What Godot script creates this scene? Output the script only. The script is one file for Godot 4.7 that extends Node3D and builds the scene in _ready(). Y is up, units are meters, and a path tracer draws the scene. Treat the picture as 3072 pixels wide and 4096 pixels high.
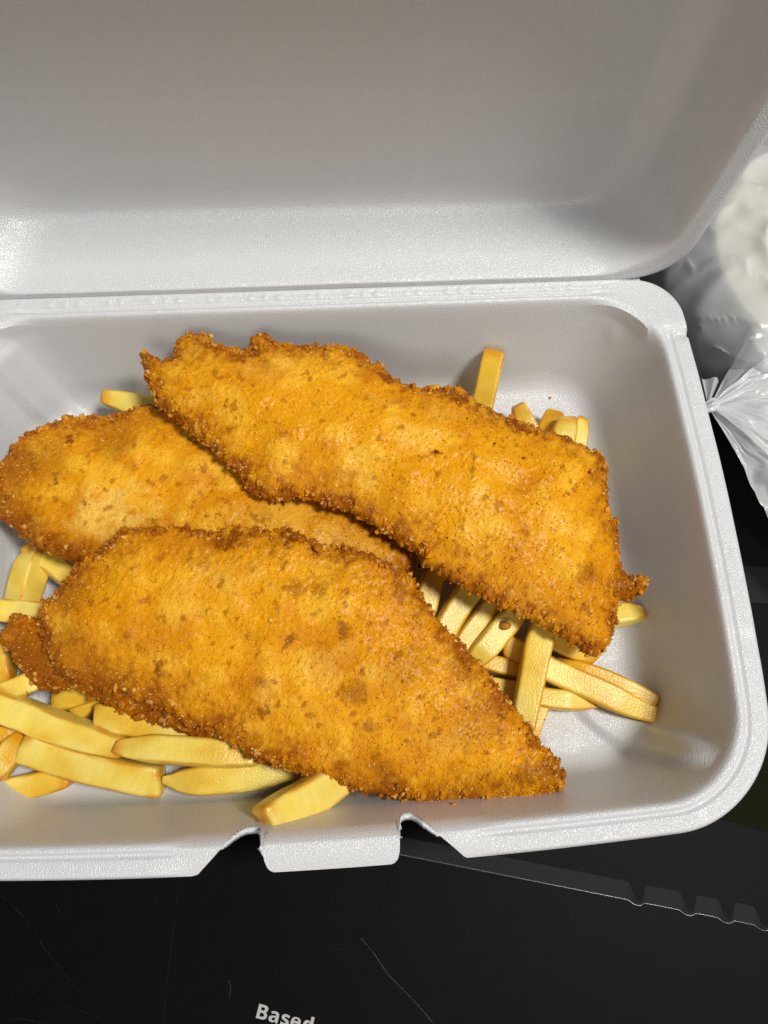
extends Node3D
# Foam clamshell box of breaded fish and fries. Lengths in the data are millimetres, y = 0 at the rim of the tray; w() turns them into metres with y = 0 on the table.

const RIM := 42.6
const A := 118.0      # half width of the tray at its lip
const B := 82.7       # half depth
const FILLET_BACK := [-56.2, -65.9, -52.6, -64.1, -48.9, -61.8, -45.2, -62.0, -45.0, -65.3, -44.0, -69.9, -40.4, -71.1, -36.0, -70.8, -32.4, -68.1, -28.7, -65.9, -25.1, -65.1, -21.0, -64.2, -21.4, -69.2, -18.4, -70.3, -15.4, -70.0, -13.7, -67.5, -9.6, -66.6, -3.6, -65.4, 2.3, -65.3, 8.3, -65.6, 12.0, -63.4, 15.0, -62.2, 17.0, -58.6, 20.1, -59.7, 21.5, -57.2, 24.5, -53.1, 31.5, -49.7, 37.6, -49.6, 44.5, -50.3, 49.5, -46.5, 51.5, -43.7, 58.0, -40.4, 62.4, -38.7, 66.8, -37.0, 70.4, -35.3, 75.6, -33.6, 82.9, -30.3, 88.6, -27.0, 90.8, -23.0, 90.0, -15.2, 89.2, -7.6, 91.4, -3.8, 91.2, 2.9, 90.8, 11.0, 94.2, 12.6, 97.8, 13.4, 98.2, 15.6, 95.6, 18.4, 90.9, 20.1, 88.6, 21.0, 87.0, 26.5, 84.8, 32.0, 79.9, 36.6, 76.4, 35.8, 73.2, 32.9, 68.6, 29.9, 62.7, 26.2, 56.6, 23.2, 51.9, 20.9, 47.9, 17.9, 42.4, 15.6, 39.1, 13.3, 35.8, 11.1, 32.4, 8.8, 29.0, 7.3, 27.8, 3.6, 23.8, 0.6, 19.7, -1.7, 14.9, -5.5, 11.5, -7.8, 7.4, -10.1, 2.5, -11.7, -1.0, -13.6, -6.6, -14.9, -13.6, -14.4, -17.7, -15.3, -21.9, -18.3, -26.0, -24.4, -30.2, -28.2, -34.4, -32.9, -38.6, -36.0, -42.9, -40.7, -47.2, -44.6, -50.1, -47.8, -52.3, -53.3, -54.6, -58.9]
const FILLET_BACK_PLANE := [-0.0546, -0.0512, -10.9198]
const FILLET_LEFT := [-102.0, -33.4, -98.3, -40.4, -94.2, -44.3, -88.6, -47.0, -79.9, -49.4, -74.0, -50.0, -68.0, -48.6, -65.1, -49.6, -59.2, -51.9, -54.8, -52.9, -47.2, -52.2, -29.1, -43.1, -6.9, -27.6, 14.7, -12.4, 27.2, -1.2, 28.8, 5.7, 22.1, 9.0, -0.7, 9.6, -28.9, 9.3, -56.9, 5.7, -71.1, 1.4, -74.7, -1.0, -78.2, -1.4, -84.0, -4.4, -88.3, -6.0, -90.6, -8.4, -94.4, -12.3, -99.6, -15.6, -100.7, -19.4, -102.4, -25.6]
const FILLET_LEFT_PLANE := [-0.0058, -0.0093, -18.8089]
const FILLET_FRONT := [-83.6, 16.8, -83.1, 13.1, -80.3, 10.7, -76.7, 7.0, -73.2, 2.6, -68.3, 0.3, -65.5, -1.5, -62.0, -4.6, -59.1, -6.4, -54.3, -6.7, -44.7, -7.0, -37.8, -5.6, -31.0, -3.9, -26.9, -5.6, -20.1, -4.4, -14.6, -3.4, -9.8, -3.4, -6.5, -1.6, 0.2, 1.5, 6.9, 3.3, 13.6, 5.0, 18.8, 8.0, 22.7, 10.9, 26.0, 13.0, 27.1, 17.0, 30.2, 21.7, 34.0, 27.1, 39.0, 32.6, 42.2, 36.0, 44.6, 39.4, 47.7, 43.4, 50.8, 48.1, 52.6, 50.1, 56.3, 55.4, 59.3, 60.0, 63.6, 64.6, 65.9, 69.2, 65.5, 72.3, 61.6, 75.2, 56.3, 76.1, 49.7, 75.8, 41.8, 75.3, 34.0, 74.5, 23.4, 74.2, 18.2, 72.0, 12.9, 71.1, 7.6, 70.2, 2.4, 68.0, -2.8, 66.4, -8.1, 64.8, -16.0, 61.9, -23.9, 58.2, -30.5, 53.9, -35.8, 51.1, -43.7, 47.0, -50.4, 43.5, -58.4, 39.7, -69.3, 36.7, -76.0, 34.4, -80.3, 30.9, -82.9, 24.9]
const FILLET_FRONT_PLANE := [0.0726, -0.2674, -4.6268]
const FILLET_FLAP := [-98.9, 20.6, -95.5, 16.1, -93.3, 13.6, -89.8, 14.5, -85.9, 15.8, -78.6, 15.2, -63.6, 30.8, -43.2, 42.6, -16.3, 58.5, -14.9, 62.5, -21.9, 60.1, -29.9, 56.1, -36.7, 53.4, -43.5, 51.0, -50.3, 48.3, -57.1, 45.6, -64.0, 42.9, -70.8, 38.9, -75.6, 36.6, -80.5, 36.7, -84.7, 36.1, -88.1, 34.5, -90.2, 31.7, -94.3, 27.5, -95.6, 23.4]
const FILLET_FLAP_PLANE := [0.0726, -0.2674, -9.1268]
const FILLET_BACK_BROWN := [[-19.7, -63.1, 3.5, 0.90], [-24.0, -60.0, 2.5, 0.80], [3.2, -60.5, 2.0, 0.60], [21.7, -52.7, 3.0, 0.90], [43.1, -45.4, 3.5, 0.90], [45.1, -42.9, 2.5, 0.80], [60.7, -36.4, 2.5, 0.80], [63.5, -34.5, 3.0, 1.00], [66.2, -32.1, 2.0, 1.00], [78.0, 13.1, 4.5, 0.60], [91.0, 17.1, 7.0, 0.85], [76.0, 22.7, 2.0, 0.60], [-52.6, -59.5, 4.0, 0.70], [-37.4, -63.3, 7.0, 0.35], [77.2, 34.9, 4.0, 0.70], [86.7, -18.6, 5.0, 0.50], [-18.2, -16.9, 4.0, 0.60], [-8.8, -13.1, 3.5, 0.60], [0.7, -10.7, 3.0, 0.60], [35.0, -25.1, 1.2, 0.80]]
const FILLET_BACK_PALE := [[10.7, -20.5, 7.0, 0.55], [28.8, -29.0, 8.0, 0.40], [-13.4, -55.9, 9.0, 0.35], [-37.2, -45.4, 5.0, 0.40], [-27.6, -40.7, 4.0, 0.40], [37.4, -38.0, 6.0, 0.30], [49.9, -0.6, 10.0, 0.25]]
const FILLET_LEFT_BROWN := [[-78.4, -38.3, 1.6, 0.95], [-81.6, -23.8, 2.0, 0.90], [-94.8, -32.0, 9.0, 0.55], [-94.9, -16.9, 8.0, 0.60], [-83.4, -30.0, 9.0, 0.40], [-88.9, -10.7, 7.0, 0.60], [-74.6, -1.4, 5.0, 0.80], [-64.1, -38.5, 8.0, 0.35], [-80.2, -4.5, 6.0, 0.60]]
const FILLET_LEFT_PALE := [[-65.0, -14.8, 12.0, 1.30], [-54.5, -12.0, 8.0, 0.60], [-11.1, -11.5, 16.0, 0.40], [-38.0, -26.4, 12.0, 0.20], [7.0, -3.2, 14.0, 0.40], [-69.6, -9.8, 8.0, 0.70]]
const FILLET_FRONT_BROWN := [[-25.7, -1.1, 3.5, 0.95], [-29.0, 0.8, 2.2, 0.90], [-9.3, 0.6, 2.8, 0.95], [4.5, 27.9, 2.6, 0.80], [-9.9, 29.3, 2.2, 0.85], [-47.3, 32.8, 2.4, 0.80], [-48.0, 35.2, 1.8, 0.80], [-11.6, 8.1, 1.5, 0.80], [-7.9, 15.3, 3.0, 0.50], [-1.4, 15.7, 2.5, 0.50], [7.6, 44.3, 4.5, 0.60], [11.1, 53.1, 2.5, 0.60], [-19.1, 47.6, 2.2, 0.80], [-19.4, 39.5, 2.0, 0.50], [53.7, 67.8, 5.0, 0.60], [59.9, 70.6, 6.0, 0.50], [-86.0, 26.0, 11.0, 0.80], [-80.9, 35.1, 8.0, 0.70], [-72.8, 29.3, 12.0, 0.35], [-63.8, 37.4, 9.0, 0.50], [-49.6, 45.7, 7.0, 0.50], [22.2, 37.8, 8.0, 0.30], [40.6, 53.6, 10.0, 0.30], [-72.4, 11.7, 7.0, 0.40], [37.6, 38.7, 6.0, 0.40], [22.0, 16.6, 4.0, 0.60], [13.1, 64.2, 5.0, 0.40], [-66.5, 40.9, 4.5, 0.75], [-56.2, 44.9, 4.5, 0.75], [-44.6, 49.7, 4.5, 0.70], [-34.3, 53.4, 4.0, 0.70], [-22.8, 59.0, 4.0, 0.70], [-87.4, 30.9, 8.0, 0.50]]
const FILLET_FRONT_PALE := [[-1.1, 36.3, 9.0, 0.40], [-28.8, 10.7, 8.0, 0.35], [-19.5, 10.1, 7.0, 0.30], [10.4, 39.5, 5.0, 0.40], [31.4, 58.0, 7.0, 0.30], [-16.9, 42.7, 6.0, 0.40], [-39.5, 16.4, 10.0, 0.25], [8.2, 5.6, 8.0, 0.35]]
const FILLET_BACK_FLECKS := [[53.4, -27.9, 0.40], [61.7, -22.7, 0.35], [82.9, -19.0, 0.45], [35.0, -25.3, 0.60], [45.9, -37.0, 0.30], [36.5, 0.8, 0.30]]
const FILLET_BACK_STEPS := [[88.2, 10.9, 85.6, 24.1, 2.0]]
const FILLET_FRONT_STEPS := [[-77.1, 38.8, -81.4, 16.2, 3.4], [-10.3, 63.4, -68.8, 36.5, 4.0]]
const FRIES := [
	[-73.2, -24.0, -60.2, -35.6, -29.0, -52.8, 8.2, 7.5, 1.5, 0, 10, "pale fry end poking out behind the back fillet, above the left fillet", 0.55, 0.9],
	[60.2, -18.0, -69.0, 52.3, -33.0, -36.6, 8.2, 8.0, 0.8, 1, 8, "tall fry leaning upright against the back wall behind the back fillet", 0.95, 0.9],
	[39.2, -26.0, -60.5, 41.8, -32.0, -37.5, 6.6, 7.0, 1.5, 1, 20, "small rounded yellow fry tip just left of the upright fry"],
	[68.4, -27.0, -52.6, 78.5, -34.0, -35.8, 7.6, 7.5, 3.0, 2, 15, "curved golden fry tip between the upright fry and the pale chunk"],
	[83.2, -33.0, -51.0, 76.1, -35.3, -33.8, 7.5, 7.5, 1.5, 2, 25, "golden fry tip tucked behind the pale chunk at the back wall"],
	[84.9, -27.0, -46.7, 79.2, -29.0, -26.0, 9.0, 8.0, 1.0, 0, 0, "broad pale fry chunk beside the back wall, right of the curved tip"],
	[91.0, -31.0, -47.5, 86.2, -35.0, -24.5, 5.6, 7.0, 0.8, 0, 0, "thin upright fry at the far right of the back cluster"],
	[103.1, -34.5, 20.6, 80.8, -34.0, 23.1, 7.2, 7.0, 1.0, 0, 12, "short pale fry tip under the horn of the back fillet, by the right wall", 0.5, 0.9],
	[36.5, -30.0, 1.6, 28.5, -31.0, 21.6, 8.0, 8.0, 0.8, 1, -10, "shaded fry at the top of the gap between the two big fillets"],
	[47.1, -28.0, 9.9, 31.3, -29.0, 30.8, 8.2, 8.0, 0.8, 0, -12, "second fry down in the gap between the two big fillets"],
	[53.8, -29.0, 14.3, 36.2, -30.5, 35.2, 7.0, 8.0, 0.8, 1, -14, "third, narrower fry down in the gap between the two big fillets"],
	[61.4, -27.0, 18.1, 42.4, -28.5, 36.8, 8.2, 8.0, 1.0, 0, -8, "pale fry with a brown crumb on it in the gap between the fillets"],
	[68.1, -25.0, 22.6, 57.1, -27.5, 55.4, 8.6, 8.6, 1.6, 0, 6, "fry lying on top crosswise over the long diagonal fry", 0.9, 0.9],
	[55.1, -34.0, 28.9, 101.8, -34.5, 53.9, 8.6, 8.2, 1.2, 0, 8, "long diagonal fry pointing at the right front corner of the tray", 0.9, 0.5],
	[71.8, -35.2, 35.8, 101.1, -35.2, 50.1, 7.4, 7.2, -2.0, 2, 10, "orange fry end just behind the tip of the long diagonal fry"],
	[48.1, -35.5, 40.7, 83.5, -35.5, 49.1, 6.6, 7.0, 1.0, 1, 0, "flat golden fry under the crosswise fry, level with the tray front", 0.8, 0.35],
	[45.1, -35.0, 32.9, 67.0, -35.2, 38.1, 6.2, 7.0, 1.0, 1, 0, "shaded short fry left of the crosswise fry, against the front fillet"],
	[65.8, -35.0, 23.1, 85.4, -35.0, 35.1, 8.4, 7.5, 0.8, 1, 10, "wide fry half hidden below the front corner of the back fillet"],
	[67.3, -36.6, 44.9, 61.2, -36.6, 58.7, 5.4, 5.6, 0.5, 1, 0, "stub of a fry below the flat golden fry beside the front fillet"],
	[-91.1, -27.0, -9.5, -97.6, -31.0, 11.1, 8.4, 9.0, 1.0, 0, 25, "fry with a browned side standing up below the left fillet"],
	[-95.5, -29.0, -10.6, -74.5, -32.0, 6.1, 7.2, 7.5, 0.8, 0, -10, "pale fry running from the left fillet down under the front fillet"],
	[-109.7, -26.0, 9.0, -83.7, -27.0, 13.3, 7.6, 7.8, 0.6, 0, 5, "fry lying sideways at the left edge above the ragged tail"],
	[-103.6, -31.0, 19.5, -99.9, -32.0, 33.1, 7.6, 8.0, 0.5, 2, 0, "golden fry end at the left edge right below the ragged tail"],
	[-99.0, -27.5, 36.4, -85.3, -29.0, 30.3, 7.2, 7.5, 0.5, 0, 8, "short bright fry chunk under the ragged tail of the front fillet"],
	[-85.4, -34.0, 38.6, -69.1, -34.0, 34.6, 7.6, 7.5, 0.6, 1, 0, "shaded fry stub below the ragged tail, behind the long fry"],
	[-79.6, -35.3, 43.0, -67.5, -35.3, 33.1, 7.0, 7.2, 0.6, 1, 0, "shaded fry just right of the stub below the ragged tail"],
	[-106.9, -26.0, 35.4, -60.8, -28.0, 54.8, 9.2, 8.6, 1.2, 0, 12, "long fry crossing from the left edge towards the tapered fry", 0.9, 0.55],
	[-71.1, -29.0, 44.3, -41.8, -31.0, 51.8, 8.4, 8.2, 1.2, 1, -10, "stubby fry with a browned end tucked under the front fillet", 0.85, 0.8],
	[-92.6, -29.0, 51.1, -51.6, -34.5, 64.0, 9.6, 9.0, 1.5, 0, 14, "thick fry lowest in the left pile with its cut end showing", 0.95, 0.95],
	[-63.6, -25.0, 53.4, -21.9, -27.0, 58.2, 8.4, 8.0, 1.0, 0, -6, "tapered pale fry lying across the right end of the left pile", 0.4, 0.75],
	[-51.1, -32.0, 63.5, -11.6, -34.0, 61.6, 9.2, 8.0, 2.5, 0, 10, "pointed fry below the tapered fry, half under the front fillet", 0.22, 0.8],
	[-18.7, -10.0, 76.2, 6.6, -29.0, 62.7, 10.6, 9.0, 0.8, 0, 16, "short thick fry sticking out alone in front, near the locking tab", 0.9, 0.9],
	[-107.6, -34.5, 64.5, -78.5, -35.3, 59.8, 7.4, 7.2, 1.2, 1, 10, "low fry at the left edge under the thick fry"],
	[-101.0, -28.0, 61.2, -92.1, -30.0, 48.7, 8.0, 8.0, 0.5, 2, 10, "orange fry at the left edge beside the cut end of the thick fry"],
	[-105.5, -31.5, 46.3, -94.1, -32.5, 48.7, 5.5, 6.5, 0.4, 2, 0, "small orange fry bit at the left edge between two bigger fries"],
]

var rng := RandomNumberGenerator.new()
var mats := {}


func w(x: float, y: float, z: float) -> Vector3:
	return Vector3(x, y + RIM, z) * 0.001


func noise(seed_: int, freq: float, octaves := 3, kind := FastNoiseLite.TYPE_SIMPLEX_SMOOTH) -> FastNoiseLite:
	var n := FastNoiseLite.new()
	n.seed = seed_
	n.frequency = freq
	n.noise_type = kind
	n.fractal_octaves = octaves
	if octaves == 1:
		n.fractal_type = FastNoiseLite.FRACTAL_NONE
	return n


func ramp(x: float, a: float, b: float) -> float:
	return smoothstep(a, b, x)


# ---------------------------------------------------------------- mesh helpers
func normals_of(p: PackedVector3Array, idx: PackedInt32Array) -> PackedVector3Array:
	var n := PackedVector3Array()
	n.resize(p.size())
	for i in range(0, idx.size(), 3):
		var a := idx[i]
		var b := idx[i + 1]
		var c := idx[i + 2]
		var f := (p[c] - p[a]).cross(p[b] - p[a])
		n[a] += f
		n[b] += f
		n[c] += f
	for i in n.size():
		n[i] = n[i].normalized() if n[i].length_squared() > 1e-24 else Vector3.UP
	return n


func to_mesh(p: PackedVector3Array, idx: PackedInt32Array, col := PackedColorArray(), uv := PackedVector2Array(), nrm := PackedVector3Array()) -> ArrayMesh:
	var arr := []
	arr.resize(Mesh.ARRAY_MAX)
	arr[Mesh.ARRAY_VERTEX] = p
	arr[Mesh.ARRAY_INDEX] = idx
	arr[Mesh.ARRAY_NORMAL] = nrm if nrm.size() else normals_of(p, idx)
	if col.size():
		arr[Mesh.ARRAY_COLOR] = col
	if uv.size():
		arr[Mesh.ARRAY_TEX_UV] = uv
	var m := ArrayMesh.new()
	m.add_surface_from_arrays(Mesh.PRIMITIVE_TRIANGLES, arr)
	return m


func grid_index(cols: int, rows: int, closed: bool, flip := false, base := 0) -> PackedInt32Array:
	# vertex (r, c) is r * cols + c
	var idx := PackedInt32Array()
	for r in rows - 1:
		for c in (cols if closed else cols - 1):
			var a := base + r * cols + c
			var b := base + r * cols + (c + 1) % cols
			var d := base + (r + 1) * cols + c
			var e := base + (r + 1) * cols + (c + 1) % cols
			if flip:
				idx.append_array([a, d, b, b, d, e])
			else:
				idx.append_array([a, b, d, b, e, d])
	return idx


func part(parent: Node, called: String, mesh: Mesh, mat: Material) -> MeshInstance3D:
	var o := MeshInstance3D.new()
	o.name = called
	o.mesh = mesh
	o.material_override = mat
	parent.add_child(o, true)
	return o


func thing(called: String, label: String, category: String, group := "") -> Node3D:
	var o := Node3D.new()
	o.name = called
	add_child(o, true)
	tag(o, label, category, group)
	return o


func tag(o: Node, label: String, category: String, group := "") -> void:
	o.set_meta("label", label)
	o.set_meta("category", category)
	if group:
		o.set_meta("group", group)


# ---------------------------------------------------------------- materials
func noise_tex(n: FastNoiseLite, size: int, normal := false, strength := 4.0) -> NoiseTexture2D:
	var t := NoiseTexture2D.new()
	t.width = size
	t.height = size
	t.seamless = true
	t.noise = n
	t.as_normal_map = normal
	t.bump_strength = strength
	return t


func linear(r: float, g: float, b: float) -> Color:
	return Color(r, g, b).linear_to_srgb()


func make_materials() -> void:
	# expanded polystyrene: white, faintly glossy skin over flattened beads
	var foam := StandardMaterial3D.new()
	foam.albedo_color = linear(0.645, 0.66, 0.68)
	foam.roughness = 0.24
	foam.metallic_specular = 0.55
	foam.uv1_triplanar = true
	foam.uv1_scale = Vector3.ONE * 16.0
	foam.heightmap_enabled = true
	foam.heightmap_texture = noise_tex(noise(11, 0.11, 2), 1024)
	foam.heightmap_scale = 0.02
	mats.foam = foam
	# table: black printed board, finely grained
	var table := StandardMaterial3D.new()
	table.albedo_texture = scratch_texture()
	table.texture_repeat = false
	table.roughness = 0.5
	table.metallic_specular = 0.16
	table.heightmap_enabled = true
	table.heightmap_texture = grain_texture()
	table.heightmap_scale = 0.006
	mats.table = table
	var ink := StandardMaterial3D.new()
	ink.albedo_color = linear(0.42, 0.42, 0.42)
	ink.roughness = 0.6
	mats.ink = ink
	var crust := StandardMaterial3D.new()
	crust.vertex_color_use_as_albedo = true
	crust.roughness = 0.34
	crust.metallic_specular = 0.26
	mats.crust = crust
	var fry := StandardMaterial3D.new()
	fry.vertex_color_use_as_albedo = true
	fry.roughness = 0.30
	fry.metallic_specular = 0.45
	fry.uv1_triplanar = true
	fry.uv1_scale = Vector3.ONE * 40.0
	fry.heightmap_enabled = true
	fry.heightmap_texture = noise_tex(noise(21, 0.05, 3), 512)
	fry.heightmap_scale = 0.009
	mats.fry = fry
	var film := StandardMaterial3D.new()
	film.transparency = BaseMaterial3D.TRANSPARENCY_ALPHA
	film.albedo_color = Color(0.93, 0.94, 0.95, 0.45)
	film.roughness = 0.22
	film.metallic_specular = 0.5
	film.cull_mode = BaseMaterial3D.CULL_DISABLED
	mats.film = film
	var gather := film.duplicate()
	gather.albedo_color = Color(0.94, 0.95, 0.96, 0.55)
	mats.gather = gather
	var clear := film.duplicate()
	clear.albedo_color = Color(0.75, 0.8, 0.8, 0.022)
	clear.roughness = 0.45
	clear.metallic_specular = 0.25
	mats.clear = clear
	var edge := clear.duplicate()
	edge.albedo_color = Color(0.8, 0.84, 0.84, 0.045)
	edge.roughness = 0.2
	edge.metallic_specular = 0.6
	mats.edge = edge
	var cream := StandardMaterial3D.new()
	cream.albedo_color = linear(0.72, 0.68, 0.58)
	cream.roughness = 0.5
	mats.cream = cream
	var olive := StandardMaterial3D.new()
	olive.albedo_color = linear(0.010, 0.0115, 0.005)
	olive.roughness = 0.7
	olive.metallic_specular = 0.1
	mats.olive = olive


func grain_texture() -> ImageTexture:
	# leathery grain of the board, over the same patch as the scratches
	var img := Image.create(2048, 512, false, Image.FORMAT_L8)
	var n := noise(33, 0.22, 2)
	for y in 512:
		for x in 2048:
			var v := 0.5 + 0.45 * n.get_noise_2d(x, y)
			img.set_pixel(x, y, Color(v, v, v))
	return ImageTexture.create_from_image(img)


func scratch_texture() -> ImageTexture:
	# covers x -150..170 mm, z 80..160 mm of the board
	var wd := 2048
	var ht := 512
	var img := Image.create(wd, ht, false, Image.FORMAT_RGB8)
	var base := linear(0.0032, 0.0032, 0.0038)
	var n := noise(31, 0.35, 2)
	var n2 := noise(32, 0.012, 3)
	for y in ht:
		for x in wd:
			var edge := x < 2 or y < 2 or x > wd - 3 or y > ht - 3
			var k := 1.0 if edge else 1.0 + 0.16 * n.get_noise_2d(x, y) + 0.14 * n2.get_noise_2d(x, y)
			img.set_pixel(x, y, Color(base.r * k, base.g * k, base.b * k))
	var lines := [
		[[-100, 93], [-93, 99], [-86, 108], [-78, 117], [-74, 121]], [[-48, 92], [-49.5, 108], [-51, 122], [-52, 140]],
		[[5.5, 111], [9, 115], [13, 121], [20, 128], [26, 135]], [[-17, 107], [-8, 111], [3, 115]], [[-33, 119.5], [-32.4, 121], [-32.8, 124]],
		[[-95, 119], [-80, 122], [-66, 128]], [[-108, 126], [-92, 125], [-74, 129]], [[-54, 95], [-55, 99]], [[-84, 96], [-82.6, 98.6]], [[88, 108], [104, 117]],
	]
	var bright := [0.018, 0.017, 0.09, 0.011, 0.06, 0.012, 0.017, 0.015, 0.02, 0.01]
	for li in lines.size():
		var pts: Array = lines[li]
		for k in pts.size() - 1:
			var a := Vector2(pts[k][0], pts[k][1])
			var b := Vector2(pts[k + 1][0], pts[k + 1][1])
			var steps: int = int(a.distance_to(b) / 0.05) + 1
			for s in steps:
				var q := a.lerp(b, float(s) / steps)
				var g: float = bright[li] * (0.65 + 0.9 * n2.get_noise_2d(q.x * 30.0, q.y * 30.0))
				if g < 0.008:
					continue
				var px := int((q.x + 150.0) / 320.0 * wd)
				var py := int((q.y - 80.0) / 80.0 * ht)
				if px > 2 and py > 2 and px < wd - 3 and py < ht - 3:
					img.set_pixel(px, py, linear(g, g, g * 1.02))
	for k in 60:
		var c := linear(0.03, 0.03, 0.03)
		img.set_pixel(rng.randi_range(5, wd - 6), rng.randi_range(5, ht - 6), c)
	return ImageTexture.create_from_image(img)


# ---------------------------------------------------------------- foam box
func profile_y(prof: Array, s: float) -> float:
	if s <= prof[0][0]:
		return prof[0][1]
	for i in prof.size() - 1:
		if s <= prof[i + 1][0]:
			var t: float = (s - prof[i][0]) / (prof[i + 1][0] - prof[i][0])
			return lerpf(prof[i][1], prof[i + 1][1], t)
	return prof[-1][1]


func table_at(tab: Array, x: float) -> float:
	if x <= tab[0][0] or x >= tab[-1][0]:
		return 0.0
	for i in tab.size() - 1:
		if x <= tab[i + 1][0]:
			return lerpf(tab[i][1], tab[i + 1][1], (x - tab[i][0]) / (tab[i + 1][0] - tab[i][0]))
	return 0.0


const NOTCHES := [
	[[-35.0, 0.0], [-34.6, 0.15], [-30.9, 3.2], [-28.5, 5.4], [-26.9, 6.9], [-25.6, 7.7], [-24.3, 8.0], [-21.6, 8.1], [-20.4, 7.7], [-19.4, 6.8], [-18.7, 5.4], [-18.2, 3.5], [-17.7, 1.9], [-17.0, 0.8], [-16.2, 0.25], [-15.3, 0.0]],
	[[14.4, 0.0], [15.4, 0.25], [16.2, 0.9], [16.8, 2.2], [17.1, 4.0], [17.5, 6.0], [18.1, 7.4], [19.1, 8.3], [20.3, 8.6], [22.0, 8.6], [23.2, 8.2], [24.5, 7.3], [27.7, 4.6], [33.0, 0.4], [33.8, 0.0]],
]


func notch_depth(x: float) -> float:
	return 1.22 * maxf(table_at(NOTCHES[0], x), table_at(NOTCHES[1], x))


func inset(s: float, k: float, s0: float) -> float:
	return s * k if s < s0 else s0 * k + (s - s0)


# Rounded rectangle at inset s: column j is [segment, t]; returns plan position (x, z) in mm.
func plan(cfg: Dictionary, s: float, seg: int, t: float) -> Vector2:
	var hx: float = A - inset(s, cfg.kx, cfg.s0)
	var zf: float = B - inset(s, cfg.kf, cfg.s0)
	var zb: float = -B + inset(s, cfg.kb, cfg.s0)
	var mid := (zf + zb) * 0.5
	var hz := maxf((zf - zb) * 0.5, 0.5)
	zf = mid + hz
	zb = mid - hz
	var cap := minf(hx, hz) * 0.98
	var rf := minf(table_lin(cfg.rf, s), cap)
	var rb := minf(table_lin(cfg.rb, s), cap)
	var p := Vector2.ZERO
	match seg:
		0:   # front side, left to right
			p = Vector2(lerpf(-hx + rf, hx - rf, t), zf)
		1:   # front right corner
			p = Vector2(hx - rf + rf * sin(t * PI / 2), zf - rf + rf * cos(t * PI / 2))
		2:   # right side, front to back
			p = Vector2(hx, lerpf(zf - rf, zb + rb, t))
		3:
			p = Vector2(hx - rb + rb * cos(t * PI / 2), zb + rb - rb * sin(t * PI / 2))
		4:   # back side, right to left
			p = Vector2(lerpf(hx - rb, -hx + rb, t), zb)
		5:
			p = Vector2(-hx + rb - rb * sin(t * PI / 2), zb + rb - rb * cos(t * PI / 2))
		6:
			p = Vector2(-hx, lerpf(zb + rb, zf - rf, t))
		7:
			p = Vector2(-hx + rf - rf * cos(t * PI / 2), zf - rf + rf * sin(t * PI / 2))
	var bx: float = cfg.bow_x * (1.0 - pow(p.y / B, 2.0))
	var q := Vector2(p.x * (1.0 + bx / A), p.y)
	if p.y > 0.0:
		q.y += cfg.bow_z * pow(p.y / B, 2.0) * (1.0 - pow(p.x / A, 2.0))
	return q


func table_lin(tab: Array, s: float) -> float:
	return profile_y(tab, s)


func columns() -> Array:
	var cols := []
	var rf := 28.0
	var x := -A + rf
	while x < A - rf - 0.01:
		cols.append([0, (x + A - rf) / (2.0 * (A - rf))])
		var near: bool = (x > -36.0 and x < -13.8) or (x > 13.2 and x < 35.0)
		x += 0.3 if near else 1.5
	for k in 22:
		cols.append([1, k / 22.0])
	for k in 60:
		cols.append([2, 0.85 * k / 60.0])
	for k in 50:
		cols.append([2, 0.85 + 0.15 * k / 50.0])
	for k in 18:
		cols.append([3, k / 18.0])
	for k in 90:
		cols.append([4, k / 90.0])
	for k in 18:
		cols.append([5, k / 18.0])
	for k in 50:
		cols.append([6, k / 50.0])
	for k in 22:
		cols.append([7, k / 22.0])
	return cols


func rib(p: Vector2, a: Vector2, b: Vector2, width: float, height: float, soft := 2.5) -> float:
	var q := Geometry2D.get_closest_point_to_segment(p, a, b)
	return height * (1.0 - ramp(p.distance_to(q), width - soft, width))


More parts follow.
